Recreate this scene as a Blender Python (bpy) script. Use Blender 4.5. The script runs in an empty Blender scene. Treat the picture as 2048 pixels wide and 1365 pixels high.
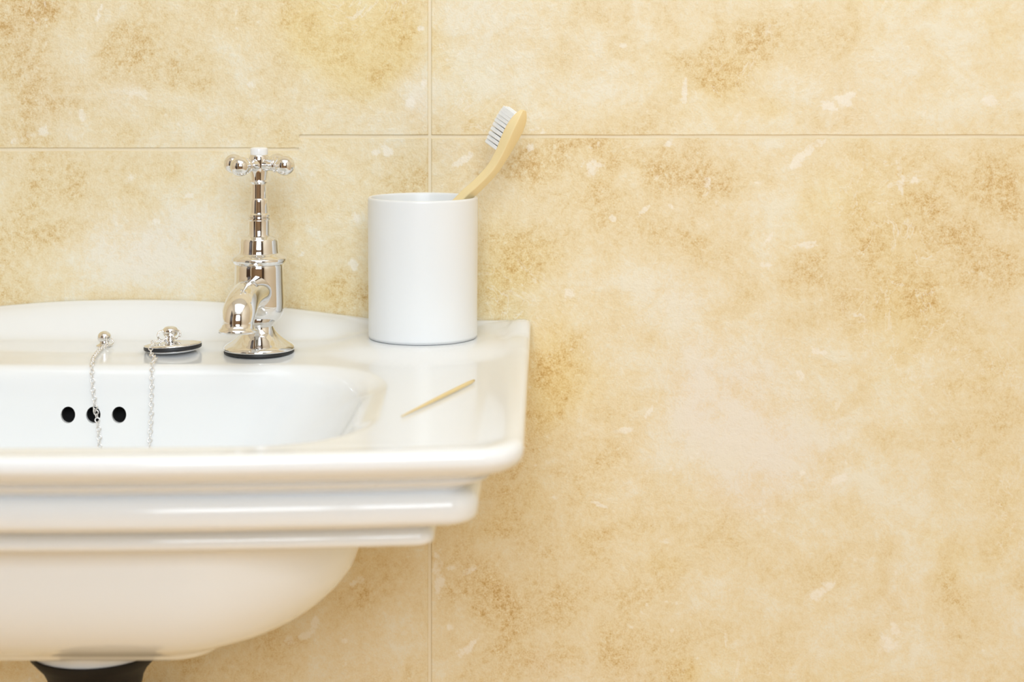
import bpy, bmesh, math, random
import numpy as np
from mathutils import Vector, Matrix, noise
random.seed(7)
S = bpy.context.scene
COL = S.collection
PI = math.pi

# ------------------------------------------------------------------ camera
# all sizes in millimetres: X to the right, D out of the tiled wall, h down from eye level (1050 mm above the floor)
EYE = 1050.0
def P(X, D, h):
    return Vector((X * .001, -D * .001, (EYE - h) * .001))
cam = bpy.data.cameras.new('camera')
cam.sensor_width = 36
cam.lens = 3600 / 2048 * 36
cam.shift_y = -(682.5 - 100) / 2048
cam.clip_start = .02
cam.dof.use_dof = True
cam.dof.focus_distance = 1.17
cam.dof.aperture_fstop = 5.6
co = bpy.data.objects.new('camera', cam); COL.objects.link(co)
co.location = (0, -1.24, EYE * .001); co.rotation_euler = (PI / 2, 0, 0)
S.camera = co
# ------------------------------------------------------------------ world, lamps, exposure
w = bpy.data.worlds.new('daylight'); S.world = w; w.use_nodes = True
w.node_tree.nodes['Background'].inputs[0].default_value = (.86, .93, 1, 1)
w.node_tree.nodes['Background'].inputs[1].default_value = 1.5
S.view_settings.view_transform = 'Standard'; S.view_settings.look = 'None'
S.view_settings.exposure = 0.24; S.view_settings.gamma = 1; S.view_settings.use_curve_mapping = False
S.display_settings.display_device = 'sRGB'
ROOM = dict(x0=-1300, x1=1150, d1=2300, top=2400)
def area(name, loc, rot, sx, sy, watts, col):
    l = bpy.data.lights.new(name, 'AREA'); l.shape = 'RECTANGLE'; l.size = sx; l.size_y = sy
    l.energy = watts; l.color = col
    o = bpy.data.objects.new(name, l); COL.objects.link(o); o.location = loc; o.rotation_euler = rot
    return o
WIN = [(-420, 60), (120, 600)]          # two panes of the window behind the camera: x ranges
WZ = (1250, 2250)
for k, (a, b) in enumerate(WIN):
    area('window_daylight', ((a + b) / 2000, -2.34, sum(WZ) / 2000), (PI / 2, 0, 0), (b - a) * .001, (WZ[1] - WZ[0]) * .001, 10.6, (.825, .915, 1))
area('ceiling_lamp_light', (.1, -1.15, 2.37), (0, 0, 0), 1.7, 1.1, 8, (.825, .915, 1))
bounce_fill = area('floor_bounce_fill', (-.1, -1.5, 2.36), (0, 0, 0), .9, .6, 5.2, (.95, .96, 1)); bounce_fill.data.spread = math.radians(75)  # unseen lamp added to warm the undersides by bounce off the floor

# ------------------------------------------------------------------ materials
def srgb(r, g, b):
    f = lambda c: (c / 255 / 12.92) if c / 255 <= .04045 else ((c / 255 + .055) / 1.055) ** 2.4
    return (f(r), f(g), f(b), 1)
def mat(name, col, rough=.5, metal=0, **kw):
    m = bpy.data.materials.new(name); m.use_nodes = True
    b = m.node_tree.nodes['Principled BSDF']
    b.inputs['Base Color'].default_value = col
    b.inputs['Roughness'].default_value = rough
    b.inputs['Metallic'].default_value = metal
    for k, v in kw.items(): b.inputs[k].default_value = v
    return m
def noisy(m, c1, c2, scale=8, bump=0., detail=4, stretch=None, bscale=None):
    nt = m.node_tree; N = nt.nodes; L = nt.links; b = N['Principled BSDF']
    g = N.new('ShaderNodeTexCoord'); src = g.outputs['Object']
    if stretch:
        mp = N.new('ShaderNodeMapping'); mp.inputs['Scale'].default_value = stretch
        L.new(src, mp.inputs['Vector']); src = mp.outputs['Vector']
    n = N.new('ShaderNodeTexNoise'); n.inputs['Scale'].default_value = scale; n.inputs['Detail'].default_value = detail
    L.new(src, n.inputs['Vector'])
    r = N.new('ShaderNodeMix'); r.data_type = 'RGBA'
    L.new(n.outputs['Fac'], r.inputs['Factor']); r.inputs['A'].default_value = c1; r.inputs['B'].default_value = c2
    L.new(r.outputs['Result'], b.inputs['Base Color'])
    if bump:
        n2 = N.new('ShaderNodeTexNoise'); n2.inputs['Scale'].default_value = bscale or scale; L.new(src, n2.inputs['Vector'])
        bp = N.new('ShaderNodeBump'); bp.inputs['Distance'].default_value = bump; bp.inputs['Strength'].default_value = .6
        L.new(n2.outputs['Fac'], bp.inputs['Height']); L.new(bp.outputs['Normal'], b.inputs['Normal'])
    return m
M = {}
M['ceramic'] = noisy(mat('white_glazed_ceramic', (.9, .9, .89, 1), .09), (.895, .91, .92, 1), (.875, .89, .90, 1), 6, .00008, 2, bscale=14)
M['tumbler'] = noisy(mat('white_tumbler_glaze', (.93, .93, .93, 1), .3), (.885, .90, .91, 1), (.87, .885, .895, 1), 12)
M['chrome'] = noisy(mat('polished_chrome', (.9, .9, .91, 1), .045, 1), (.86, .855, .85, 1), (.82, .81, .805, 1), 30, .00006, 2, bscale=60)
M['chain'] = noisy(mat('chain_metal', (.8, .78, .76, 1), .3, 1), (.93, .92, .91, 1), (.86, .84, .82, 1), 400)
M['rubber'] = noisy(mat('black_rubber', (.015, .016, .018, 1), .45), (.012, .013, .016, 1), (.03, .03, .032, 1), 90)
M['black_plastic'] = noisy(mat('black_plastic', (.02, .018, .016, 1), .6, **{'Specular IOR Level': .15}), (.010, .009, .008, 1), (.020, .017, .015, 1), 60)
M['hole'] = noisy(mat('overflow_dark', (.01, .01, .01, 1), .8), (.006, .006, .006, 1), (.015, .014, .013, 1), 90)
M['porcelain'] = noisy(mat('white_porcelain', (.9, .9, .9, 1), .12), (.92, .92, .92, 1), (.88, .88, .88, 1), 30)
M['bamboo'] = noisy(mat('pale_bamboo', (.8, .6, .3, 1), .5), srgb(250, 231, 182), srgb(244, 218, 160), 60, .0001, 5, (1, 1, .12))
M['rod'] = noisy(mat('pale_amber', (.8, .6, .3, 1), .55), srgb(240, 219, 168), srgb(232, 206, 148), 90, .0001, 5)
M['bristle'] = noisy(mat('white_nylon', (.9, .88, .84, 1), .4), (.99, .985, .97, 1), (.97, .96, .94, 1), 300)
M['grout'] = noisy(mat('cream_grout', (.7, .6, .4, 1), .9), srgb(246, 234, 208), srgb(238, 224, 194), 60, .0004, 5, bscale=700)
M['paint'] = noisy(mat('warm_cream_paint', (.8, .7, .6, 1), .7), srgb(234, 222, 202), srgb(226, 213, 193), 3)
M['dado'] = noisy(mat('brown_wall_paint', (.3, .2, .15, 1), .6), srgb(150, 124, 98), srgb(138, 113, 90), 3)
M['ceiling'] = noisy(mat('white_ceiling_paint', (.85, .85, .83, 1), .8), (.86, .85, .83, 1), (.83, .82, .8, 1), 3)
M['floor'] = noisy(mat('beige_floor_stone', (.7, .55, .4, 1), .45), srgb(243, 214, 170), srgb(236, 204, 156), 5, .0005, 8)
M['darkwood'] = noisy(mat('dark_walnut', (.05, .03, .02, 1), .4), srgb(48, 36, 30), srgb(78, 58, 46), 12, .0005, 6, (1, 1, .1))
M['frame'] = M['darkwood']
M['mark'] = noisy(mat('faded_grey_print', (.6, .6, .6, 1), .4), (.66, .66, .66, 1), (.74, .74, .74, 1), 900)

def px(x, y, D=0):
    """a point of the photograph -> X, h on the plane D mm off the wall"""
    s = 3600 / (1240 - D)
    return (x - 1024) / s, (y - 100) / s

# pale shell and calcite fragments in the stone: photo x, y, half length, half width, angle (deg, up = +)
CHIPS = [(1612, 306, 26, 9, 38), (1590, 322, 16, 9, 60), (1634, 288, 22, 7, 20), (1800, 376, 14, 5, 110), (1830, 360, 15, 7, 45), (1636, 703, 13, 6, -25),
         (1650, 706, 9, 5, 30), (930, 320, 18, 6, 33), (918, 322, 26, 4, 36), (1060, 293, 12, 6, 62), (1338, 288, 9, 5, 0), (1530, 530, 12, 8, 0),
         (1718, 636, 14, 8, -30), (876, 1125, 9, 26, 0), (884, 1160, 8, 18, 15), (905, 1135, 14, 6, 10), (940, 1142, 16, 5, 25), (876, 1180, 5, 20, 10),
         (925, 1305, 16, 10, 40), (945, 1292, 22, 5, 55), (900, 1255, 7, 9, 0), (1245, 862, 24, 5, 8), (1325, 812, 16, 4, -30), (1300, 822, 20, 3, 55),
         (1110, 996, 9, 4, -8), (1205, 1012, 22, 3, -20), (1328, 1082, 10, 5, 0), (822, 206, 10, 9, 0), (848, 165, 8, 10, 0), (840, 57, 8, 4, 0),
         (165, 232, 8, 16, 20), (55, 272, 42, 7, 18), (85, 262, 22, 10, 10), (275, 190, 20, 14, 0), (312, 443, 9, 6, 20), (378, 391, 12, 6, 25),
         (262, 355, 10, 5, 45), (705, 530, 9, 11, 30), (602, 510, 9, 4, 30), (712, 435, 6, 10, 20), (775, 300, 16, 9, -40), (752, 305, 12, 6, 30),
         (1690, 205, 24, 7, -25), (1660, 214, 10, 16, 60), (1700, 190, 14, 5, 30), (1980, 203, 16, 12, 0), (1540, 70, 7, 22, 0), (1370, 185, 5, 24, -8),
         (1245, 92, 8, 4, 0), (1775, 1290, 22, 20, -40), (1790, 1260, 8, 26, 20), (1640, 1185, 30, 12, 35), (1452, 1275, 3, 18, 0), (1600, 750, 6, 14, 30),
         (1675, 812, 6, 15, -15), (1682, 958, 18, 8, 20), (1605, 945, 6, 9, 30), (690, 1282, 10, 7, 0), (580, 1282, 12, 8, 0), (605, 1275, 22, 6, 20),
         (630, 1245, 12, 6, 60), (715, 1163, 16, 10, 0), (1290, 420, 20, 5, 42), (1345, 415, 8, 5, -50), (1225, 438, 6, 7, 0), (1415, 365, 9, 10, 0),
         (1185, 335, 14, 18, 20), (1540, 475, 22, 4, 50), (1610, 490, 24, 6, 5), (1135, 590, 14, 9, 40), (1015, 95, 6, 5, 0), (1085, 262, 22, 7, -15),
         (1135, 100, 5, 12, 0), (1520, 365, 14, 3, 0), (1800, 340, 5, 30, 20), (200, 22, 20, 5, 70), (500, 168, 9, 7, 0)]
# large clouds in the stone, some painting in shade around the basin: x, y, radius x, radius y, tone (+ lighter / - darker), gold
CLOUDS_AND_SHADE = [(60, 60, 110, 90, -.8, 0), (60, 190, 60, 60, -.45, 0), (180, 60, 70, 70, .35, 0), (120, 110, 34, 60, .7, 0), (350, 110, 120, 70, -.45, 0), (230, 120, 40, 90, -.4, 0),
          (270, 200, 60, 40, .55, -.2), (700, 110, 130, 90, -.15, 1.0), (640, 40, 90, 60, -.2, .5), (800, 70, 60, 80, -.5, .4), (520, 60, 90, 60, -.1, .1), (830, 190, 45, 60, .5, -.4),
          (100, 220, 60, 50, -.3, 0), (330, 220, 60, 30, -.35, .1), (500, 150, 70, 50, .25, 0), (60, 130, 50, 60, .2, 0),
          (60, 380, 90, 60, -.3, .1), (180, 420, 110, 60, .15, 0), (300, 520, 180, 80, .6, -.3), (60, 480, 70, 60, -.35, .1), (340, 360, 80, 40, -.2, .2), (650, 320, 80, 40, .0, .2),
          (680, 440, 80, 80, .1, 0), (830, 330, 40, 50, -.15, .2), (640, 590, 80, 50, -.5, .5), (30, 560, 60, 40, -.15, .1), (450, 600, 60, 50, -.1, .1), (720, 380, 60, 50, -.1, .2),  # the dark gold one between tap and tumbler is painted contact shade
          (950, 90, 110, 110, .55, -.1), (1180, 180, 120, 60, .35, .05), (1340, 120, 70, 70, -.5, .2), (1460, 130, 60, 50, -.55, .1), (1440, 165, 45, 45, -.4, .1), (1560, 60, 120, 50, -.35, .1),
          (1720, 100, 80, 70, -.25, 0), (1860, 100, 110, 110, .45, 0), (2010, 60, 50, 60, -.2, .2), (1240, 232, 50, 25, -.35, .2), (1550, 220, 40, 30, -.1, .3), (1900, 220, 100, 40, .3, .1),
          (1060, 330, 55, 50, -.6, .2), (1180, 300, 80, 35, -.5, .1), (1330, 330, 90, 50, -.5, 0), (1440, 370, 60, 50, -.55, 0), (1290, 430, 90, 60, -.2, 0), (1380, 470, 60, 60, -.45, .1),
          (1180, 440, 90, 60, -.25, .2), (1060, 500, 70, 50, -.5, .3), (1000, 560, 60, 60, -.5, .4), (980, 450, 50, 60, -.25, .2), (1520, 430, 70, 90, .35, .05), (1660, 400, 90, 60, .05, .3),
          (1960, 380, 110, 80, -.45, .1), (1900, 480, 150, 80, -.5, 0), (1650, 560, 140, 60, -.4, 0), (1900, 600, 140, 60, -.35, 0), (1340, 590, 120, 60, .45, -.1), (1150, 620, 80, 50, .1, .1),
          (1120, 730, 60, 80, -.4, .5), (1080, 820, 50, 90, -.5, .5), (1200, 780, 90, 60, -.05, .2), (1260, 820, 60, 30, -.3, .1), (1440, 760, 160, 110, .6, -.4), (1640, 740, 80, 40, -.2, .1),
          (1950, 800, 50, 50, -.3, .1), (1780, 800, 120, 90, .25, 0), (1500, 900, 200, 90, .55, -.4), (1080, 980, 110, 70, -.45, .4), (980, 1060, 90, 50, -.2, .3), (1480, 1000, 90, 50, .1, -.3),
          (1800, 1000, 180, 100, .35, 0), (1900, 1130, 100, 70, .1, .25), (1150, 1080, 50, 30, -.3, .2), (1330, 1130, 50, 30, -.25, .3), (1000, 1180, 90, 50, -.5, 0), (1150, 1220, 90, 50, -.4, 0),
          (950, 1290, 90, 70, -.35, -.1), (1250, 1290, 70, 50, -.55, .1), (1100, 1330, 100, 40, .0, -.3), (1500, 1200, 150, 60, .3, .1), (1640, 1260, 80, 60, .0, -.1), (1850, 1300, 150, 60, .2, .15),
          (1380, 1340, 60, 40, -.3, .4), (760, 1140, 90, 50, -.3, .1), (700, 1220, 60, 45, -.35, .1), (560, 1300, 100, 60, -.15, -.1), (300, 1345, 300, 40, -.3, .0), (800, 1290, 80, 50, .2, .1),  # the wide one along the bottom edge paints shade below the basin
          (640, 1340, 90, 50, .35, 0), (840, 1180, 40, 80, .1, 0)]  # light patch painted in to lift the wall under the basin

def tile_material():
    m = bpy.data.materials.new('travertine'); m.use_nodes = True
    nt = m.node_tree; N = nt.nodes; L = nt.links; b = N['Principled BSDF']
    b.inputs['Roughness'].default_value = .42
    geo = N.new('ShaderNodeTexCoord'); sd = N.new('ShaderNodeAttribute'); sd.attribute_name = 'batch'
    off = N.new('ShaderNodeVectorMath'); off.operation = 'MULTIPLY_ADD'
    L.new(sd.outputs['Fac'], off.inputs[0]); off.inputs[1].default_value = (3.1, 1.7, 5.3); L.new(geo.outputs['Object'], off.inputs[2])
    V = off.outputs[0]
    def nz(scale, detail, rough=.55, dist=0., src=V):
        n = N.new('ShaderNodeTexNoise'); n.inputs['Scale'].default_value = scale; n.inputs['Detail'].default_value = detail
        n.inputs['Roughness'].default_value = rough; n.inputs['Distortion'].default_value = dist; L.new(src, n.inputs['Vector']); return n
    def mth(op, a, c=None, d=None, clamp=False):
        n = N.new('ShaderNodeMath'); n.operation = op; n.use_clamp = clamp
        for i, v in enumerate((a, c, d)):
            if v is None: continue
            if isinstance(v, (int, float)): n.inputs[i].default_value = v
            else: L.new(v, n.inputs[i])
        return n.outputs[0]
    def rng(v, a, c, d=0., e=1.):
        n = N.new('ShaderNodeMapRange'); n.interpolation_type = 'SMOOTHSTEP'; L.new(v, n.inputs['Value'])
        for k, x in zip(('From Min', 'From Max', 'To Min', 'To Max'), (a, c, d, e)): n.inputs[k].default_value = x
        return n.outputs['Result']
    def mix(f, A, B, mode='MIX'):
        n = N.new('ShaderNodeMix'); n.data_type = 'RGBA'; n.blend_type = mode
        for s_, v in (('Factor', f), ('A', A), ('B', B)):
            if isinstance(v, (int, float, tuple)): n.inputs[s_].default_value = v
            else: L.new(v, n.inputs[s_])
        return n.outputs['Result']
    at = N.new('ShaderNodeAttribute'); at.attribute_name = 'tone'
    ag = N.new('ShaderNodeAttribute'); ag.attribute_name = 'gold'
    big = nz(8, 5, .6, .2).outputs['Fac']; mid = nz(32, 6, .74, .25).outputs['Fac']; fine = nz(210, 4, .82, .0).outputs['Fac']; grain = nz(900, 2, .85).outputs['Fac']
    # tone: 0 dark .. 1 light
    t = mth('MULTIPLY_ADD', at.outputs['Fac'], .42, .71)
    t = mth('ADD', t, mth('MULTIPLY', mth('SUBTRACT', big, .5), .7))
    t = mth('ADD', t, mth('MULTIPLY', mth('SUBTRACT', mid, .5), 1.25))
    # mottling is stronger where the stone is darker
    rough_zone = rng(t, .75, .3)
    t = mth('ADD', t, mth('MULTIPLY', mth('SUBTRACT', fine, .5), mth('MULTIPLY_ADD', rough_zone, 1.7, .6)))
    t = mth('ADD', t, mth('MULTIPLY', mth('SUBTRACT', grain, .5), mth('MULTIPLY_ADD', rough_zone, 1.1, .5)), clamp=True)
    cr = N.new('ShaderNodeValToRGB'); L.new(t, cr.inputs['Fac'])
    e = cr.color_ramp.elements
    e[0].position = 0; e[0].color = srgb(202, 162, 98)
    e[1].position = 1; e[1].color = srgb(240, 232, 210)
    for p_, c_ in ((.25, srgb(219, 189, 134)), (.5, srgb(230, 208, 161)), (.75, srgb(237, 221, 185))):
        x = e.new(p_); x.color = c_
    # gold tint / pinkish tint
    g = mth('ADD', mth('MULTIPLY', ag.outputs['Fac'], 1.3), mth('MULTIPLY', mth('SUBTRACT', nz(7, 4).outputs['Fac'], .5), 2.4))
    c = mix(rng(g, 0, 1.2, 0, .8), cr.outputs['Color'], mix(1., cr.outputs['Color'], (1., .955, .74, 1), 'MULTIPLY'))
    c = mix(rng(g, 0, -1., 0, .6), c, mix(1., c, (1., .985, 1.12, 1), 'MULTIPLY'))
    # fine pale veins and flecks
    v1 = mth('ABSOLUTE', mth('SUBTRACT', nz(24, 4, .6, 1.6).outputs['Fac'], .5))
    gate = rng(nz(7, 3).outputs['Fac'], .52, .68)
    vein = mth('MULTIPLY', rng(v1, .012, .0), mth('MULTIPLY', gate, .55))
    fl = N.new('ShaderNodeTexVoronoi'); fl.inputs['Scale'].default_value = 120; fl.inputs['Randomness'].default_value = 1
    dv = N.new('ShaderNodeVectorMath'); dv.operation = 'MULTIPLY_ADD'; L.new(nz(90, 3).outputs['Color'], dv.inputs[0]); dv.inputs[1].default_value = (.012,) * 3; L.new(V, dv.inputs[2])
    L.new(dv.outputs[0], fl.inputs['Vector'])
    fleck = mth('MULTIPLY', rng(fl.outputs['Distance'], .2, .08), rng(nz(22, 3).outputs['Fac'], .54, .66))
    # fragments with a place of their own
    ca = N.new('ShaderNodeAttribute'); ca.attribute_name = 'fragment'
    best = mth('ADD', ca.outputs['Fac'], mth('MULTIPLY', mth('SUBTRACT', nz(95, 5, .8).outputs['Fac'], .5), 3.8))
    chip = mth('MULTIPLY', rng(best, 1.0, .55), rng(mid, .36, .5))
    pale = mth('MAXIMUM', mth('MAXIMUM', vein, mth('MULTIPLY', fleck, .5)), mth('MULTIPLY', chip, .7), clamp=True)
    c = mix(pale, c, srgb(247, 240, 226))
    L.new(c, b.inputs['Base Color'])
    # relief
    hgt = mth('ADD', mth('MULTIPLY', fine, .5), mth('MULTIPLY', mid, 1.2))
    hgt = mth('ADD', hgt, mth('MULTIPLY', grain, .12))
    bp = N.new('ShaderNodeBump'); bp.inputs['Distance'].default_value = .0013; bp.inputs['Strength'].default_value = .8
    L.new(hgt, bp.inputs['Height']); L.new(bp.outputs['Normal'], b.inputs['Normal'])
    return m
M['tile'] = tile_material()

# ------------------------------------------------------------------ helpers
def link(name, bm, m, parent=None, smooth=True, angle=None):
    me = bpy.data.meshes.new(name)
    bmesh.ops.recalc_face_normals(bm, faces=bm.faces[:])
    bm.to_mesh(me); bm.free()
    me.materials.append(m)
    if smooth:
        me.polygons.foreach_set('use_smooth', [True] * len(me.polygons))
        if angle: me.set_sharp_from_angle(angle=math.radians(angle))
    o = bpy.data.objects.new(name, me); COL.objects.link(o)
    if parent:
        o.parent = parent; o.matrix_parent_inverse = Matrix.Translation(-parent.location)
    return o
def thing(name, label, cat, loc, group=None):
    o = bpy.data.objects.new(name, None); COL.objects.link(o); o.location = loc
    o.empty_display_size = .02
    tag(o, label, cat, group); return o
def tag(o, label, cat, group=None):
    o['label'] = label; o['category'] = cat
    if group: o['group'] = group
def structure(o): o['kind'] = 'structure'; return o
def box(bm, x0, x1, y0, y1, z0, z1, bev=0):
    vs = [bm.verts.new((x, y, z)) for x in (x0, x1) for y in (y0, y1) for z in (z0, z1)]
    fs = [bm.faces.new([vs[i] for i in q]) for q in ((0, 1, 3, 2), (4, 6, 7, 5), (0, 4, 5, 1), (2, 3, 7, 6), (0, 2, 6, 4), (1, 5, 7, 3))]
    if bev:
        bmesh.ops.recalc_face_normals(bm, faces=fs)
        es = list({e for f in fs for e in f.edges})
        bmesh.ops.bevel(bm, geom=es, offset=bev, segments=2, affect='EDGES', profile=.6)
def rings_mesh(rings, cap0=True, cap1=True):
    bm = bmesh.new(); vr = [[bm.verts.new(p) for p in r] for r in rings]
    n = len(rings[0])
    for a, b in zip(vr, vr[1:]):
        for i in range(n):
            bm.faces.new((a[i], a[(i + 1) % n], b[(i + 1) % n], b[i]))
    def cap(r):
        c = sum((v.co for v in r), Vector()) / n; cv = bm.verts.new(c)
        for i in range(n): bm.faces.new((r[i], r[(i + 1) % n], cv))
    if cap0: cap(vr[0])
    if cap1: cap(vr[-1])
    return bm
def lathe(prof, c, n=64, axis=None, cap=True):
    """prof: (radius, height) in mm about the vertical through c (a Vector in m), or about 'axis'"""
    q = Vector((0, 0, 1)).rotation_difference(axis) if axis is not None else None
    rings = []
    for r, z in prof:
        ring = []
        for i in range(n):
            a = 2 * PI * i / n; v = Vector((r * math.cos(a), r * math.sin(a), z)) * .001
            if q: v = q @ v
            ring.append(c + v)
        rings.append(ring)
    return rings_mesh(rings, cap, cap)
def rounded(prof, k=4):
    """Catmull-Rom through profile points"""
    out = []
    for i in range(len(prof) - 1):
        p0 = prof[max(i - 1, 0)]; p1 = prof[i]; p2 = prof[i + 1]; p3 = prof[min(i + 2, len(prof) - 1)]
        for j in range(k):
            t = j / k
            out.append(tuple(.5 * (2 * b + (c - a) * t + (2 * a - 5 * b + 4 * c - d) * t * t + (3 * b - a - 3 * c + d) * t ** 3) for a, b, c, d in zip(p0, p1, p2, p3)))
    out.append(tuple(prof[-1])); return out
def sweep(path, radii, n=24, flat=None):
    """tube through path points (Vectors, m) with radii in mm"""
    rings = []; up = None
    for i, p in enumerate(path):
        t = (path[min(i + 1, len(path) - 1)] - path[max(i - 1, 0)]).normalized()
        if up is None: up = t.orthogonal().normalized()
        up = (up - t * up.dot(t)).normalized(); sd = t.cross(up)
        rings.append([p + (up * math.cos(2 * PI * k / n) + sd * math.sin(2 * PI * k / n)) * radii[i] * .001 for k in range(n)])
    return rings_mesh(rings)
def interp(tab, x):
    if x <= tab[0][0]: return tab[0][1]
    for (a, b), (c, d) in zip(tab, tab[1:]):
        if x <= c:
            t = (x - a) / (c - a); return b + (d - b) * t
    return tab[-1][1]
def sm(a, b, x):
    t = min(1, max(0, (x - a) / (b - a))); return t * t * (3 - 2 * t)

# ------------------------------------------------------------------ room shell
Rx0, Rx1, Rd, Rt = ROOM['x0'] / 1e3, ROOM['x1'] / 1e3, ROOM['d1'] / 1e3, ROOM['top'] / 1e3
def slab(name, m, *a):
    bm = bmesh.new(); box(bm, *a); return structure(link(name, bm, m, smooth=False))
slab('floor', M['floor'], Rx0, Rx1, -Rd, .1, -.1, 0)
slab('ceiling', M['ceiling'], Rx0, Rx1, -Rd, .1, Rt, Rt + .1)
slab('wall_left', M['paint'], Rx0 - .1, Rx0, -Rd, .1, 0, Rt)
slab('wall_right', M['paint'], Rx1, Rx1 + .1, -Rd, .1, 0, Rt)
# wall behind the camera with a two-pane window opening
bm = bmesh.new()
wx0, wx1, wz0, wz1 = WIN[0][0] / 1e3 - .05, WIN[1][1] / 1e3 + .05, WZ[0] / 1e3 - .05, WZ[1] / 1e3 + .05
for q in ((Rx0, Rx1, 0, wz0), (Rx0, Rx1, wz1, Rt), (Rx0, wx0, wz0, wz1), (wx1, Rx1, wz0, wz1)):
    box(bm, q[0], q[1], -Rd - .1, -Rd, q[2], q[3])
structure(link('wall_front', bm, M['dado'], smooth=False))
bm = bmesh.new()
for q in ((wx0, wx1, wz0, wz0 + .05), (wx0, wx1, wz1 - .05, wz1), (wx0, wx0 + .05, wz0 + .05, wz1 - .05), (wx1 - .05, wx1, wz0 + .05, wz1 - .05),
          (WIN[0][1] / 1e3, WIN[1][0] / 1e3, wz0 + .05, wz1 - .05)):
    box(bm, q[0], q[1], -Rd - .03, -Rd + .02, q[2], q[3], .003)
structure(link('window_1', bm, M['frame'], smooth=False))
bm = bmesh.new(); box(bm, Rx0, Rx0 + .04, -1.75, -.95, 0, 2.0, .004)  # unseen dark panel added for dark streaks in the chrome
structure(link('dark_reflection_panel_1', bm, M['darkwood'], smooth=False))
bm = bmesh.new(); box(bm, .72, 1.1, -Rd, -Rd + .04, 0, 2.0, .004)  # second unseen dark slab, put in to darken the tap's reflections
structure(link('dark_reflection_panel_2', bm, M['darkwood'], smooth=False))

# tiled wall: grout bed and separate stone tiles
bm = bmesh.new(); box(bm, Rx0, Rx1, .0011, .1, 0, Rt)
wall = structure(link('wall_back', bm, M['grout'], smooth=False))
TG = 3.1                                              # joint width
XJ = px(859.5, 0)[0]; HJ = px(0, 273.5)[1]            # the joint cross seen in the photograph
TW, TH = 603.0, 403.0
xs = [XJ + k * TW for k in range(-3, 3)]
hs = [HJ + k * TH for k in range(-3, 3)]
JOG_X = px(598, 0)[0]; JOG = px(0, 299.5)[1] - HJ     # the left-hand joint sits a little lower
def fields(co):
    s = 3600 / 1240; x = co[:, 0] * 1000 * s + 1024; y = (EYE - co[:, 2] * 1000) * s + 100
    t = np.zeros(len(x)); g = np.zeros(len(x)); f = np.full(len(x), 9.)
    for (cx, cy, rx, ry, a, b) in CLOUDS_AND_SHADE:
        e = np.exp(-.9 * (((x - cx) / rx) ** 2 + ((y - cy) / ry) ** 2)); t += a * e; g += b * e
    for (cx, cy, a, b, ang) in CHIPS:
        c_, s_ = math.cos(math.radians(ang)), math.sin(math.radians(ang))
        u = ((x - cx) * c_ - (y - cy) * s_) / (a * 1.1 + 1); v = ((x - cx) * s_ + (y - cy) * c_) / (b * 1.1 + 1)
        f = np.minimum(f, np.sqrt(u * u + v * v))
    return t, g, f
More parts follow.
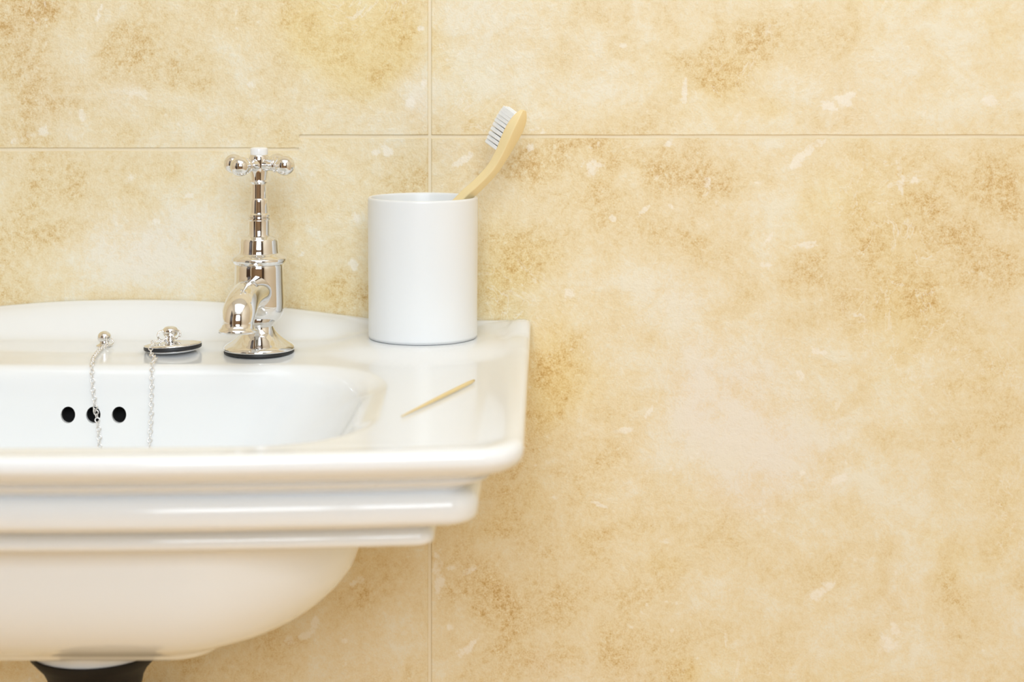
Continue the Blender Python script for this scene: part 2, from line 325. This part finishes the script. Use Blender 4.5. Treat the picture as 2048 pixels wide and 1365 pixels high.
def tile(x0, x1, h0, h1, hero, seed, notch=None):
    """notch: None, 'top' or 'bottom' - this edge drops by JOG left of JOG_X"""
    def lines(a, b, lo, hi, fine, coarse):           # fine where the photograph shows the stone, coarse beyond
        out = [a]
        while out[-1] < b - .01:
            v = out[-1]; out.append(min(b, v + (fine if lo < v < hi else coarse)))
        return out
    if hero: X = lines(x0, x1, -375, 365, 2.3, 12); HL = lines(h0, h1, -45, 450, 2.3, 12)
    else: X = [x0, (x0 + x1) / 2, x1]; HL = [h0, (h0 + h1) / 2, h1]
    nx = len(X) - 1
    if notch:
        k = min(range(1, nx), key=lambda i: abs(X[i] - JOG_X)); X[k] = JOG_X; X.insert(k + 1, JOG_X + .02)
    bm = bmesh.new()
    wob = lambda a, k: noise.noise(Vector((a * .035, k, 0))) * .35 if hero else 0
    def hh(Xv, f):
        a, b = h0 + wob(Xv, h0), h1 + wob(Xv, h1)
        if notch and Xv <= JOG_X + .01:
            if notch == 'top': a += JOG
            else: b += JOG
        return a + (b - a) * f
    H = [(v - h0) / (h1 - h0) for v in HL]
    front = [[bm.verts.new(P(x, -.0 , hh(x, f))) for f in H] for x in X]
    for i in range(len(X) - 1):
        for j in range(len(H) - 1):
            bm.faces.new((front[i][j], front[i + 1][j], front[i + 1][j + 1], front[i][j + 1]))
    bd = [e for e in bm.edges if e.is_boundary]
    # worn edge, then the side of the tile back into the bed
    ex = bmesh.ops.extrude_edge_only(bm, edges=bd)
    vv = [g for g in ex['geom'] if isinstance(g, bmesh.types.BMVert)]
    cx, cz = (x0 + x1) / 2, (h0 + h1) / 2
    for v in vv:
        Xm, hm = v.co.x * 1000, EYE - v.co.z * 1000
        step_edge = notch and abs(Xm - JOG_X) < .5
        if not step_edge: v.co.y += .0007
        if abs(Xm - x0) < .01: v.co.x -= .0005
        if abs(Xm - x1) < .01: v.co.x += .0005
        v.co.z += .0005 if hm < cz else -.0005
    bd = [e for e in bm.edges if e.is_boundary]
    ex = bmesh.ops.extrude_edge_only(bm, edges=bd)
    for v in ex['geom']:
        if isinstance(v, bmesh.types.BMVert): v.co.y = .006
    bmesh.ops.recalc_face_normals(bm, faces=bm.faces[:])
    me = bpy.data.meshes.new('tile'); bm.to_mesh(me); bm.free(); me.materials.append(M['tile'])
    me.polygons.foreach_set('use_smooth', [True] * len(me.polygons)); me.set_sharp_from_angle(angle=math.radians(50))
    ta = me.attributes.new('tone', 'FLOAT', 'POINT'); ga = me.attributes.new('gold', 'FLOAT', 'POINT'); fa = me.attributes.new('fragment', 'FLOAT', 'POINT')
    sa = me.attributes.new('batch', 'FLOAT', 'POINT'); sa.data.foreach_set('value', np.full(len(me.vertices), seed, dtype=np.float32))
    if hero:
        cc = np.empty(len(me.vertices) * 3, dtype=np.float32); me.vertices.foreach_get('co', cc)
        t, g, f = fields(cc.reshape(-1, 3))
        ta.data.foreach_set('value', t.astype(np.float32)); ga.data.foreach_set('value', g.astype(np.float32)); fa.data.foreach_set('value', f.astype(np.float32))
    else: fa.data.foreach_set('value', np.full(len(me.vertices), 9., dtype=np.float32))
    o = bpy.data.objects.new('tile', me); COL.objects.link(o); o.parent = wall
    return o
for i in range(len(xs) - 1):
    for j in range(len(hs) - 1):
        a, b, c, d = xs[i] + TG / 2, xs[i + 1] - TG / 2, hs[j] + TG / 2, hs[j + 1] - TG / 2
        a = max(a, ROOM['x0'] + 2); b = min(b, ROOM['x1'] - 2); c = max(c, EYE - ROOM['top'] + 2); d = min(d, EYE - 2)
        if b - a < 10 or d - c < 10: continue
        hero = i in (2, 3) and j in (2, 3)
        tile(a, b, c, d, hero, i * 1.37 + (0 if i == 2 else j * 2.11), {(2, 2): 'bottom', (2, 3): 'top'}.get((i, j)))

# ------------------------------------------------------------------ wash basin
XC = -260.0; HW_B, HW_F = 273.0, 266.0                # centre line, half width at the wall and at the front
basin = thing('wash_basin', 'white ceramic wall basin with stepped moulding, curved upstand and overflow holes', 'sink', P(XC, 0, 343))
def outline(ins, yb, yf0, r, bow=20., hw=None, nb=110, nf=90, ns=60, nc=14):
    """rounded plan outline as (X, D, side) with taper; yf0 is the depth of the front at the corners"""
    pts = []
    def half(D):
        return (hw if hw is not None else HW_B + (HW_F - HW_B) * min(1, D / 320)) - ins
    def fy(X):
        u = (X - XC) / 276; return yf0 + bow * (1 - min(1, u * u))
    rb = min(r, 3.) if yb < 6 else r
    # back side left->right
    L = half(yb)
    for i in range(nb): 
        u = i / nb; pts.append((XC - L + rb + (2 * L - 2 * rb) * u, yb))
    def arc(cx, cy, rr, a0, a1):
        for i in range(nc):
            a = a0 + (a1 - a0) * i / nc; pts.append((cx + rr * math.cos(a), cy - rr * math.sin(a)))
    arc(XC + L - rb, yb + rb, rb, PI / 2, 0)
    y1 = fy(XC + half(320) - r) - r
    for i in range(ns):
        D = yb + rb + (y1 - yb - rb) * i / ns; pts.append((XC + half(D), D))
    Lf = half(y1)
    arc(XC + Lf - r, y1, r, 0, -PI / 2)
    for i in range(nf):
        X = XC + (Lf - r) * (1 - 2 * i / nf); pts.append((X, fy(X)))
    arc(XC - Lf + r, y1, r, -PI / 2, -PI)
    for i in range(ns):
        D = y1 + (yb + rb - y1) * i / ns; pts.append((XC - half(D), D))
    arc(XC - L + rb, yb + rb, rb, PI, PI / 2)
    return pts
HUMP = [(0, -14.3), (30, -13.9), (60, -12.6), (100, -9.2), (130, -5.6), (155, -2.4), (175, -.6), (200, .3), (235, 0), (300, 0)]
HUMP = rounded(HUMP, 5)
BASE = rounded([(0, 186), (10, 186.2), (20, 187.2), (32, 190.0), (42, 192.9), (46, 193.15), (50, 193.3), (80, 194.6), (105, 196), (200, 198.6), (300, 201.6), (322, 202), (345, 203), (400, 204)], 5)
def T(X, D):
    h = interp(BASE, D)
    w_ = 1 - sm(6, 46, D)
    h += interp(HUMP, abs(X - XC)) * w_
    # level stand for the tumbler on either side
    u = abs(X - XC) - 201
    pad = (1 - sm(41, 70, math.hypot(u, (D - 50) * .95)))
    h = h * (1 - pad) + (186 + 4.2 * sm(1, 9, D)) * pad
    return h
YF = 338.0
rings = []
def add(ins, yb, yf, r, hfun, **k):
    rings.append([P(X, D, hfun(X, D)) for X, D in outline(ins, yb, yf, r, **k)])
const = lambda c: (lambda X, D: c)
# underside of the bowl, from its foot upwards: h, half width, back, front (at centre), corner radius
for (h, hw, yb, yf, r) in ((342, 30, 150, 190, 19), (343.5, 84, 90, 220, 22), (343, 89, 84, 224, 24), (341.4, 92.5, 80, 227, 25), (339, 95, 72, 230, 28), (337, 99, 64, 234, 34), (334.4, 108, 50, 241, 44), (331, 121, 36, 247, 55),
                            (327, 132.5, 26, 255, 64), (321, 144, 16, 262, 72), (314.5, 153.5, 9, 268, 80), (306.5, 162, 6, 273, 86), (297, 168.5, 5, 277, 88), (286, 172, 4.5, 279, 90), (276, 174, 4, 280, 90), (269, 175.6, 3.5, 281, 88), (263.5, 179, 3, 284, 86), (262, 185, 3, 288, 84)):
    add(0, yb, yf, r, const(h), hw=hw, bow=6)
# stepped moulding
for (ins, h) in ((70, 261.6), (58, 261.2), (51, 260.4), (48.4, 259), (47.6, 257), (47.8, 254.4), (49, 252.6), (50.4, 251), (50, 249.6), (44, 248), (36, 246.2), (29, 244.4), (25.6, 242.4), (24.2, 240), (23.8, 236), (24, 232.6), (25.4, 230.4), (28, 228.8), (31, 227.8),
                 (31, 226.8), (28.6, 225), (23, 222.6), (18.6, 220.8), (17.8, 219.6), (18.6, 218.6), (17, 217.4), (12, 215.8), (7, 214), (3, 211.6), (.8, 208.6)):
    add(ins, 1, YF - ins, max(8, 24 - ins * .35), lambda X, D, h=h: h - (1 - sm(40, 300, D)) * 6 * (1 if h < 236 else .0) * (1 - (h - 205) / 31))
# lip and rim
for (ins, dh) in ((0, 4), (.1, .8), (.9, -1.2), (2.6, -2.4), (5, -2.9), (8, -2.8), (12, -2.), (17, -.9), (22, -.2)):
    yb = 1 + ins * .35
    def f(X, D, dh=dh, ins=ins):
        back = 1 - sm(2, 14, D)
        d = dh * (1 - back) + back * (3 if ins == 0 else .9 if ins < .2 else .1)
        return T(X, D) + d
    add(ins, yb, YF - ins, max(10, 24 - ins * .5), f)
# deck: from inside the rim to the bowl opening
A = outline(24, 9, YF - 24, 14); OPEN = dict(hw=188, bow=16)
B = outline(0, 117, YF - 27, 66, **OPEN)
K = 30
for k in range(K + 1):
    u = k / K
    rings.append([P(a[0] + (b[0] - a[0]) * u, a[1] + (b[1] - a[1]) * u, T(a[0] + (b[0] - a[0]) * u, a[1] + (b[1] - a[1]) * u)) for a, b in zip(A, B)])
# roll over into the bowl
for (o_, dh) in ((1.5, .25), (3, .8), (4.5, 1.8), (6, 3.6), (7.3, 6.5), (8.4, 11), (9.4, 18), (10.4, 27), (11.8, 38), (14, 52), (18, 68), (25, 84), (36, 98), (52, 109), (70, 116), (84, 119)):
    rings.append([P(X, D, T(X, D) * (1 - sm(0, 60, dh)) + 197.5 * sm(0, 60, dh) + dh) for X, D in outline(o_, 117 + o_, YF - 27 - o_ - 30 * sm(12, 60, dh), max(12, 66 - o_ * .4), hw=188 - 22 * sm(0, 60, dh) - 8 * sm(0, 8, dh), bow=16)])
body = link('basin_body', rings_mesh(rings), M['ceramic'], basin)
# overflow holes cut into the back of the bowl
holes = [(136.5, 830), (187, 830), (238.5, 830)]
cut = bmesh.new()
for hx, hy in holes:
    X, h = px(hx, hy, 127)
    sub = lathe([(4.45, -14), (4.45, 6)], P(X, 127, h), 40, Vector((0, -1, 0)))
    for v in sub.verts: v.co.z = (v.co.z - P(0, 0, h).z) * 1.13 + P(0, 0, h).z
    tmp = bpy.data.meshes.new('t'); sub.to_mesh(tmp); sub.free(); cut.from_mesh(tmp); bpy.data.meshes.remove(tmp)
bmesh.ops.recalc_face_normals(cut, faces=cut.faces[:])
cm = bpy.data.meshes.new('cutter'); cut.to_mesh(cm); cut.free()
cutter = bpy.data.objects.new('cutter', cm); COL.objects.link(cutter)
md = body.modifiers.new('holes', 'BOOLEAN'); md.object = cutter; md.operation = 'DIFFERENCE'; md.solver = 'EXACT'
bpy.context.view_layer.update()
dg = bpy.context.evaluated_depsgraph_get()
nm = bpy.data.meshes.new_from_object(body.evaluated_get(dg))
body.modifiers.clear(); body.data = nm; nm.name = 'basin_body'
nm.polygons.foreach_set('use_smooth', [True] * len(nm.polygons)); nm.set_sharp_from_angle(angle=math.radians(55))
bpy.data.objects.remove(cutter)
for hx, hy in holes:
    X, h = px(hx, hy, 127)
    pr = [(4.4, -.55 - 1.2), (4.4, -13.6), (.1, -13.6), (.1, -13.0), (4.0, -13.0), (4.0, -1.75)]
    b_ = lathe(pr, P(X, 127, h), 36, Vector((0, -1, 0)), cap=False)
    for v in b_.verts: v.co.z = (v.co.z - P(0, 0, h).z) * 1.13 + P(0, 0, h).z
    link('overflow_hole', b_, M['hole'], basin)
# boss under the bowl that takes the waste
WX, WD = -247.0, 172.0
link('waste_boss', lathe(rounded([(37.5, 4), (37.4, -2), (37, -8), (36.2, -13), (20, -14)], 4), P(WX, WD, 343.6), 64), M['ceramic'], basin)
# faded print under the overflow holes
bm = bmesh.new()
D0 = 128.4
for (x, y, dx, dy) in ((128, 879, 1, 9), (133, 882, 3, 5), (146, 884, 1, 9), (154, 884, 4, 1.2), (161, 882, 1, 7), (166, 881, 3, 1.2), (229, 880, 3, 2), (234, 884, 2, 1.5), (258, 881, 1, 7), (262, 883, 3, 1.2), (266, 878, 1, 9)):
    X, h = px(x, y, D0); s = 3600 / (1240 - D0)
    for_D = D0 + .06
    box(bm, X * .001, (X + dx / s) * .001, -for_D * .001 - .0001, -for_D * .001 + .0012, (EYE - h - dy / s) * .001, (EYE - h) * .001)
link('faded_mark', bm, M['mark'], basin, smooth=False)

# ------------------------------------------------------------------ bottle trap below
trap = thing('bottle_trap', 'black plastic trap fitted under the basin bowl at the bottom edge', 'drain', P(WX, WD, 486))
link('collar', lathe([(37.4, 0), (38.8, .3), (39.2, -.5), (38.2, -3), (34.6, -7), (30.5, -11.5), (28, -16.5), (27, -22), (22, -24), (17, -25), (17, -34)], P(WX, WD, 354.6), 12 * 6), M['black_plastic'], trap, angle=40)
link('trap_body', lathe(rounded([(17, 0), (17, -14), (26, -20), (29, -30), (29, -84), (27, -96), (16, -100)], 4), P(WX, WD, 386), 48), M['black_plastic'], trap)
link('outlet_pipe', sweep([P(WX, WD - 20, 462), P(WX, 90, 462), P(WX, 2, 462)], [14, 14, 14], 32), M['black_plastic'], trap)

# ------------------------------------------------------------------ pillar tap
TX, TD, TH0 = -163.0, 80.0, T(-163, 80) - .1
TB = P(TX, TD, TH0)
tap = thing('pillar_tap', 'polished chrome pillar tap with cross handle and white index cap', 'tap', TB)
tc = lambda prof, n=72: lathe(prof, TB, n)
link('gasket', tc([(21.6, -.6), (22.3, -.4), (22.5, .2), (22.5, 1.3), (21.8, 1.8)]), M['rubber'], tap)
link('base_flange', tc(rounded([(21.5, 1.5), (22.9, 1.8), (23, 3.0), (21.6, 4.6), (18.0, 6.8), (14.2, 9.6), (11.2, 12.6), (9.6, 15.4), (9.2, 17)], 5)), M['chrome'], tap)
link('tap_body', tc(rounded([(9.2, 16.6), (10.6, 18.6), (13.6, 21.4), (15.6, 25), (16.2, 29), (16.2, 34), (15.9, 42), (15.7, 50), (15.5, 55.5), (14.6, 57)], 5)), M['chrome'], tap)
sp_dir = Vector((-.10, -1, 0)).normalized()
c0 = TB + Vector((0, 0, .0385))
path = []; rad = []
pts = [(0, 0, 11.5), (12, 1.2, 11), (24, 1.6, 10.4), (36, .6, 10.2), (45, -2.2, 10.3), (50.6, -6, 10.4), (53.4, -10, 9.9), (54, -13, 9.6), (54.2, -15, 10.6), (54.3, -16.4, 11.9), (54.3, -17.4, 11.6)]
for (a, z, r) in rounded(pts, 5):
    path.append(c0 + sp_dir * a * .001 + Vector((0, 0, z * .001))); rad.append(r)
link('spout', sweep(path, rad, 48), M['chrome'], tap)
link('collar', tc(rounded([(14.2, 56.2), (16.4, 57), (17.6, 59), (17.3, 60.6), (15.6, 62), (13.2, 63.4), (12.6, 64.4)], 4)), M['chrome'], tap)
link('bonnet', tc([(12.9, 63.8), (12.5, 66), (12.3, 71.5), (11.6, 73), (9, 74), (7.4, 74.6), (7.2, 75.2)]), M['chrome'], tap, angle=35)
link('spindle', tc([(7.3, 74.4), (7.0, 75.4), (6.8, 76), (6.8, 84.6), (7.3, 85.2), (7.3, 86.2), (6.2, 86.6), (7.2, 87.4), (7.1, 88.4), (6, 89.4), (5.8, 91), (5.6, 97), (5.4, 98.4), (4.9, 99), (4.9, 108), (5.6, 108.8), (6.2, 109.6), (5.8, 110.6)]), M['chrome'], tap, angle=35)
head = link('cross_handle', tc(rounded([(5.0, 110.2), (5.2, 112.5), (5.7, 116), (6.4, 120), (6.6, 123.5), (6.2, 126), (5.6, 127)], 4)), M['chrome'], tap)
rot = math.radians(-28)
for k in range(4):
    a = rot + k * PI / 2
    # rot turns the near arm to the left of the spindle
    d = Vector((math.cos(a), math.sin(a), 0))
    prof = rounded([(4.6, 3), (4.1, 6), (3.7, 9), (4.3, 12), (4.9, 13.2), (4.4, 14.6), (5.4, 16.4), (6.3, 19), (6.2, 21.6), (5, 24.2), (2.8, 25.8), (.4, 26.3)], 4)
    o = link('handle_arm', lathe(prof, TB + Vector((0, 0, .1205)), 32, d), M['chrome'], None)
    o.parent = head
link('index_cap', tc(rounded([(5.5, 126.6), (5.7, 128), (5.6, 130.4), (5.0, 131.4), (2.5, 131.9), (.2, 132)], 4)), M['porcelain'], tap)

# ------------------------------------------------------------------ plug, chain stay and chain
SX, SD = px(209, 690, 62)[0], 62.0
SB = P(SX, SD, T(SX, SD))
stay = thing('chain_stay', 'small round chrome chain stay fixed to basin deck left of plug', 'chain stay', SB)
link('base_ring', lathe(rounded([(5.3, -.5), (5.5, .3), (4.9, 1), (3.4, 1.8), (2.8, 2.4)], 4), SB, 36), M['chrome'], stay)
link('ball', lathe([(max(.05, 4.6 * math.sin(PI * i / 18)), 5.6 - 4.2 * math.cos(PI * i / 18)) for i in range(19)], SB, 36), M['chrome'], stay)
def torus(c, R, r, nrm, n=20, m_=10):
    q = Vector((0, 0, 1)).rotation_difference(nrm); bm = bmesh.new(); g = []
    for i in range(n):
        a = 2 * PI * i / n
        g.append([bm.verts.new(c + q @ (Vector(((R + r * math.cos(2 * PI * j / m_)) * math.cos(a), (R + r * math.cos(2 * PI * j / m_)) * math.sin(a), r * math.sin(2 * PI * j / m_))) * .001)) for j in range(m_)])
    for i in range(n):
        for j in range(m_): bm.faces.new((g[i][j], g[(i + 1) % n][j], g[(i + 1) % n][(j + 1) % m_], g[i][(j + 1) % m_]))
    return bm
link('loop', torus(SB + Vector((.0042, -.0030, .0032)), 2.3, .5, Vector((.6, -.6, .5)).normalized()), M['chrome'], stay)

PX, PD = px(346, 702, 80)[0], 80.0
PB = P(PX, PD, T(PX, PD) - .5)
plug = thing('basin_plug', 'round chrome plug with black rubber seal lying on basin deck', 'plug', PB)
ax = Vector((-.05, .02, 1)).normalized()
pl = lambda prof: lathe(prof, PB, 64, ax)
link('plug_base', pl(rounded([(12, .2), (15.6, .3), (16.8, 1.0), (17.0, 1.6), (16, 2.2)], 4)), M['chrome'], plug)
link('rubber_seal', pl([(15.5, 1.5), (17.8, 1.6), (18.4, 2.0), (18.5, 3.6), (18.1, 4.1), (15.5, 4.2)]), M['rubber'], plug)
link('plug_cap', pl(rounded([(17.4, 3.9), (18.6, 4.3), (18.7, 5), (17.6, 5.6), (12, 6.6), (5, 7.2), (1, 7.3)], 4)), M['chrome'], plug)
top = PB + ax * .0072
link('knob', lathe(rounded([(3.0, -.4), (2.6, 1), (2.4, 1.8), (4.2, 3), (5.0, 5), (4.6, 7), (3.0, 8.4), (.3, 8.8)], 4), top + Vector((-.0014, 0, 0)), 32), M['chrome'], plug)
link('ring', torus(top + Vector((-.0062, -.0022, .0030)), 3.0, .65, Vector((.5, -.75, .2)).normalized(), 24), M['chrome'], plug)
link('ring', torus(top + Vector((.0034, -.0036, .0040)), 2.6, .6, Vector((-.3, -.8, .3)).normalized(), 24), M['chrome'], plug)

def wallD(h):       # depth of the bowl's back wall at drop h
    return interp([(196, 117), (197.5, 120.5), (199, 122.5), (203, 124.4), (208, 125.6), (215, 126.5), (224, 127.4), (235, 128.8), (249, 131), (265, 135)], h)
def at(x, y, D, lift=0):
    X, h = px(x, y, D); return P(X, D, h - lift)
def ondeck(x, D, lift=1.2):
    s = 3600 / (1240 - D); X = (x - 1024) / s; return P(X, D, T(X, D) - lift)
def onwall(x, y, off=1.3):
    D = 128
    for _ in range(6):
        h = (y - 100) * (1240 - D) / 3600; D = wallD(h) + off
    return at(x, y, D)
pathpts = [SB + Vector((.0042, -.0035, .0015)), ondeck(205, 76), ondeck(195, 90), ondeck(188, 104), ondeck(185, 117, 1.6), onwall(185, 757), onwall(187, 785), onwall(191, 812), onwall(194, 834, 1.5), onwall(198, 862), onwall(200, 893), onwall(204, 925),
           onwall(228, 960), onwall(262, 968), onwall(290, 948), onwall(299, 915), onwall(299, 892), onwall(301, 860), onwall(303, 825), onwall(303, 795), onwall(304, 765), ondeck(306, 118, 1.6), ondeck(311, 108), P(PX - 10.6, PD + 17.8, T(PX, 98) - 3.4), top + Vector((-.0105, -.0125, -.0002)), top + Vector((-.0070, -.0050, .0012))]
dense = [Vector(p) for p in rounded([tuple(p) for p in pathpts], 24)]
# keep the chain a link's radius clear of the glaze
from mathutils.bvhtree import BVHTree
bvh = BVHTree.FromPolygons([v.co.copy() for v in body.data.vertices], [tuple(p.vertices) for p in body.data.polygons])
GAP = .00195
for _ in range(4):
    for i, p in enumerate(dense):
        c, n, _f, d = bvh.find_nearest(p)
        sgn = (p - c).dot(n)
        if sgn < GAP: dense[i] = p + n * (GAP - sgn)
chain = thing('plug_chain', 'fine silver ring-link chain hanging in two strands into the basin bowl', 'chain', SB)
step = .0027; acc = 0; pts2 = [dense[0]]
for a, b in zip(dense, dense[1:]):
    seg = (b - a).length
    while acc + seg >= step:
        t = (step - acc) / seg; a = a + (b - a) * t; seg = (b - a).length; acc = 0; pts2.append(a)
    acc += seg
lm = link('chain_link', torus(Vector(), 1.38, .36, Vector((0, 0, 1)), 12, 6), M['chain'], chain)
lmesh = lm.data; COL.objects.unlink(lm); bpy.data.objects.remove(lm)
for i in range(1, len(pts2) - 1):
    t = (pts2[i + 1] - pts2[i - 1]).normalized()
    ref = Vector((0, -1, .25)).normalized()
    nrm = (ref - t * ref.dot(t)).normalized()
    q = Matrix.Rotation((.1 if i % 2 else -1.25) + random.uniform(-.15, .15), 3, t) @ nrm
    o = bpy.data.objects.new('chain_link', lmesh); COL.objects.link(o); o.parent = chain
    o.matrix_parent_inverse = Matrix.Translation(-chain.location)
    o.matrix_basis = Matrix.Translation(pts2[i]) @ Vector((0, 0, 1)).rotation_difference(q).to_matrix().to_4x4()

# ------------------------------------------------------------------ tumbler
CX, CD, CR = -59.0, 48.0, 36.3
CH = 190.12
CB = P(CX, CD, CH)
HT = 92.9
prof = rounded([(30, 0), (34.8, .1), (35.6, .8), (36.0, 2.4), (36.0, 20), (36.3, 60), (36.4, HT - 1.6)], 3) + rounded([(36.4, HT - 1.4), (36.0, HT - .3), (35.2, HT), (34.4, HT - .3), (34.0, HT - 1.6)], 3) + [(33.8, 60), (33.4, 6), (31, 3), (20, 2.8)]
cup = link('tumbler', lathe(prof, CB, 128), M['tumbler'])
tag(cup, 'white cylindrical toothbrush tumbler standing at the right end of the basin deck', 'cup')

# ------------------------------------------------------------------ toothbrush
brush = thing('toothbrush', 'pale bamboo toothbrush with white bristles leaning in the white tumbler', 'toothbrush', P(-86, 40, 184))
def bp_(x, y, D): return at(x, y, D)
axis_pts = [P(-79, 43, 180), P(-70, 45, 163), P(-58, 47, 136), P(-45.5, 49.5, 113), bp_(927.5, 396, 52.3), bp_(958, 368, 55), bp_(984, 340, 58), bp_(1003, 310, 61), bp_(1017, 282, 63), bp_(1030, 256, 65), bp_(1040, 236, 66.5), bp_(1047, 221, 67.5)]
widths = [6, 7, 7.2, 7.4, 7.6, 7.4, 7.2, 8.0, 10, 11, 9, 4]
thicks = [4.6, 5.4, 5.6, 5.8, 6, 6, 6.2, 6.6, 7.2, 7, 5.4, 2.2]
rows = rounded([tuple(p) + (a, b) for p, a, b in zip(axis_pts, widths, thicks)], 5)
pp = [Vector(r[:3]) for r in rows]
def frame(i):
    t = (pp[min(i + 1, len(pp) - 1)] - pp[max(i - 1, 0)]).normalized()
    view = Vector((0, -1, 0))                          # width axis lies near the line of sight, rolled so that the back shows
    wd = (view - t * view.dot(t)).normalized()
    th = t.cross(wd)
    if th.x > 0: th = -th                              # bristle side, up and to the left
    roll = math.radians(36)
    th2 = (th * math.cos(roll) - wd * math.sin(roll)).normalized(); wd2 = (wd * math.cos(roll) + th * math.sin(roll)).normalized()
    return t, wd2, th2
ring_s = []
for i, r in enumerate(rows):
    t, wd, th = frame(i); W, H_ = r[3] / 2000, r[4] / 2000
    ring = []; cr_ = .13 * min(W, H_) * 2
    for (sx, sy, a0) in ((1, 1, 0), (-1, 1, 90), (-1, -1, 180), (1, -1, 270)):
        for k in range(5):
            a = math.radians(a0 + k * 22.5)
            ring.append(pp[i] + wd * (sx * (W - cr_) + cr_ * math.cos(a)) + th * (sy * (H_ - cr_) + cr_ * math.sin(a)))
    ring_s.append(ring)
link('handle', rings_mesh(ring_s), M['bamboo'], brush, angle=60)
# bristles: rows of tufts along the head
def tuft_mesh(L):
    bm = bmesh.new()
    for k in range(19):
        rr = 0 if k == 0 else (.5 if k < 7 else 1.0)
        a = k * PI / 3 if k < 7 else k * PI / 6
        cx, cy = rr * math.cos(a), rr * math.sin(a)
        sp = 1.22; ln = L + random.uniform(-.25, .2)
        lo, hi = [], []
        for j in range(5):
            b = 2 * PI * j / 5
            lo.append(bm.verts.new(Vector((cx + .25 * math.cos(b), cy + .25 * math.sin(b), 0)) * .001))
            hi.append(bm.verts.new(Vector((cx * sp + .22 * math.cos(b), cy * sp + .22 * math.sin(b), ln)) * .001))
        for j in range(5): bm.faces.new((lo[j], lo[(j + 1) % 5], hi[(j + 1) % 5], hi[j]))
        bm.faces.new(hi)
    return bm
tm = link('bristle_tuft', tuft_mesh(11.6), M['bristle'], brush, smooth=True, angle=50)
tmesh = tm.data; bpy.data.objects.remove(tm)
# arc length positions on the head
start, end = bp_(1000, 303, 61), bp_(1037, 234, 66)
i0 = min(range(len(pp)), key=lambda i: (pp[i] - start).length); i1 = min(range(len(pp)), key=lambda i: (pp[i] - end).length)
NR = 10
for k in range(NR):
    f = i0 + (i1 - i0) * k / (NR - 1); i = int(f); u = f - i; i2 = min(i + 1, len(pp) - 1)
    c = pp[i].lerp(pp[i2], u); t, wd, th = frame(i); H_ = (rows[i][4] * (1 - u) + rows[i2][4] * u) / 2000; W = rows[i][3] / 2000
    for sx in (-1, 0, 1):
        o = bpy.data.objects.new('bristle_tuft', tmesh); COL.objects.link(o); o.parent = brush
        o.matrix_parent_inverse = Matrix.Translation(-brush.location)
        m3 = Matrix((wd, th.cross(wd), th)).transposed().to_4x4()
        o.matrix_basis = Matrix.Translation(c + th * (H_ - .0006) + wd * sx * W * .58) @ m3

# ------------------------------------------------------------------ thin amber rod lying on the side of the basin
def onside(x, y, lift=.9):
    D = 200
    for _ in range(12):
        s = 3600 / (1240 - D); X = (x - 1024) / s; h = T(X, D) - lift; D = 1240 - 3600 * h / (y - 100)
    return P(X, D, h)
pa, pb = onside(803, 836, .5), onside(948, 764, 1.0)
n_ = 20
pk = [pa.lerp(pb, i / n_) for i in range(n_ + 1)]
lift = max(.00125 - (p - bvh.find_nearest(p)[0]).dot(bvh.find_nearest(p)[1]) for p in pk)     # it rests on the glaze
pk = [p + Vector((0, 0, lift)) for p in pk]
rod = link('amber_rod', sweep(pk, [.2 + 1.0 * math.sin(PI * min(1, .06 + i / n_ * .62)) for i in range(n_)] + [.7], 16), M['rod'])
tag(rod, 'thin pale amber rod lying slantwise on the basin in front of the tumbler', 'stick')
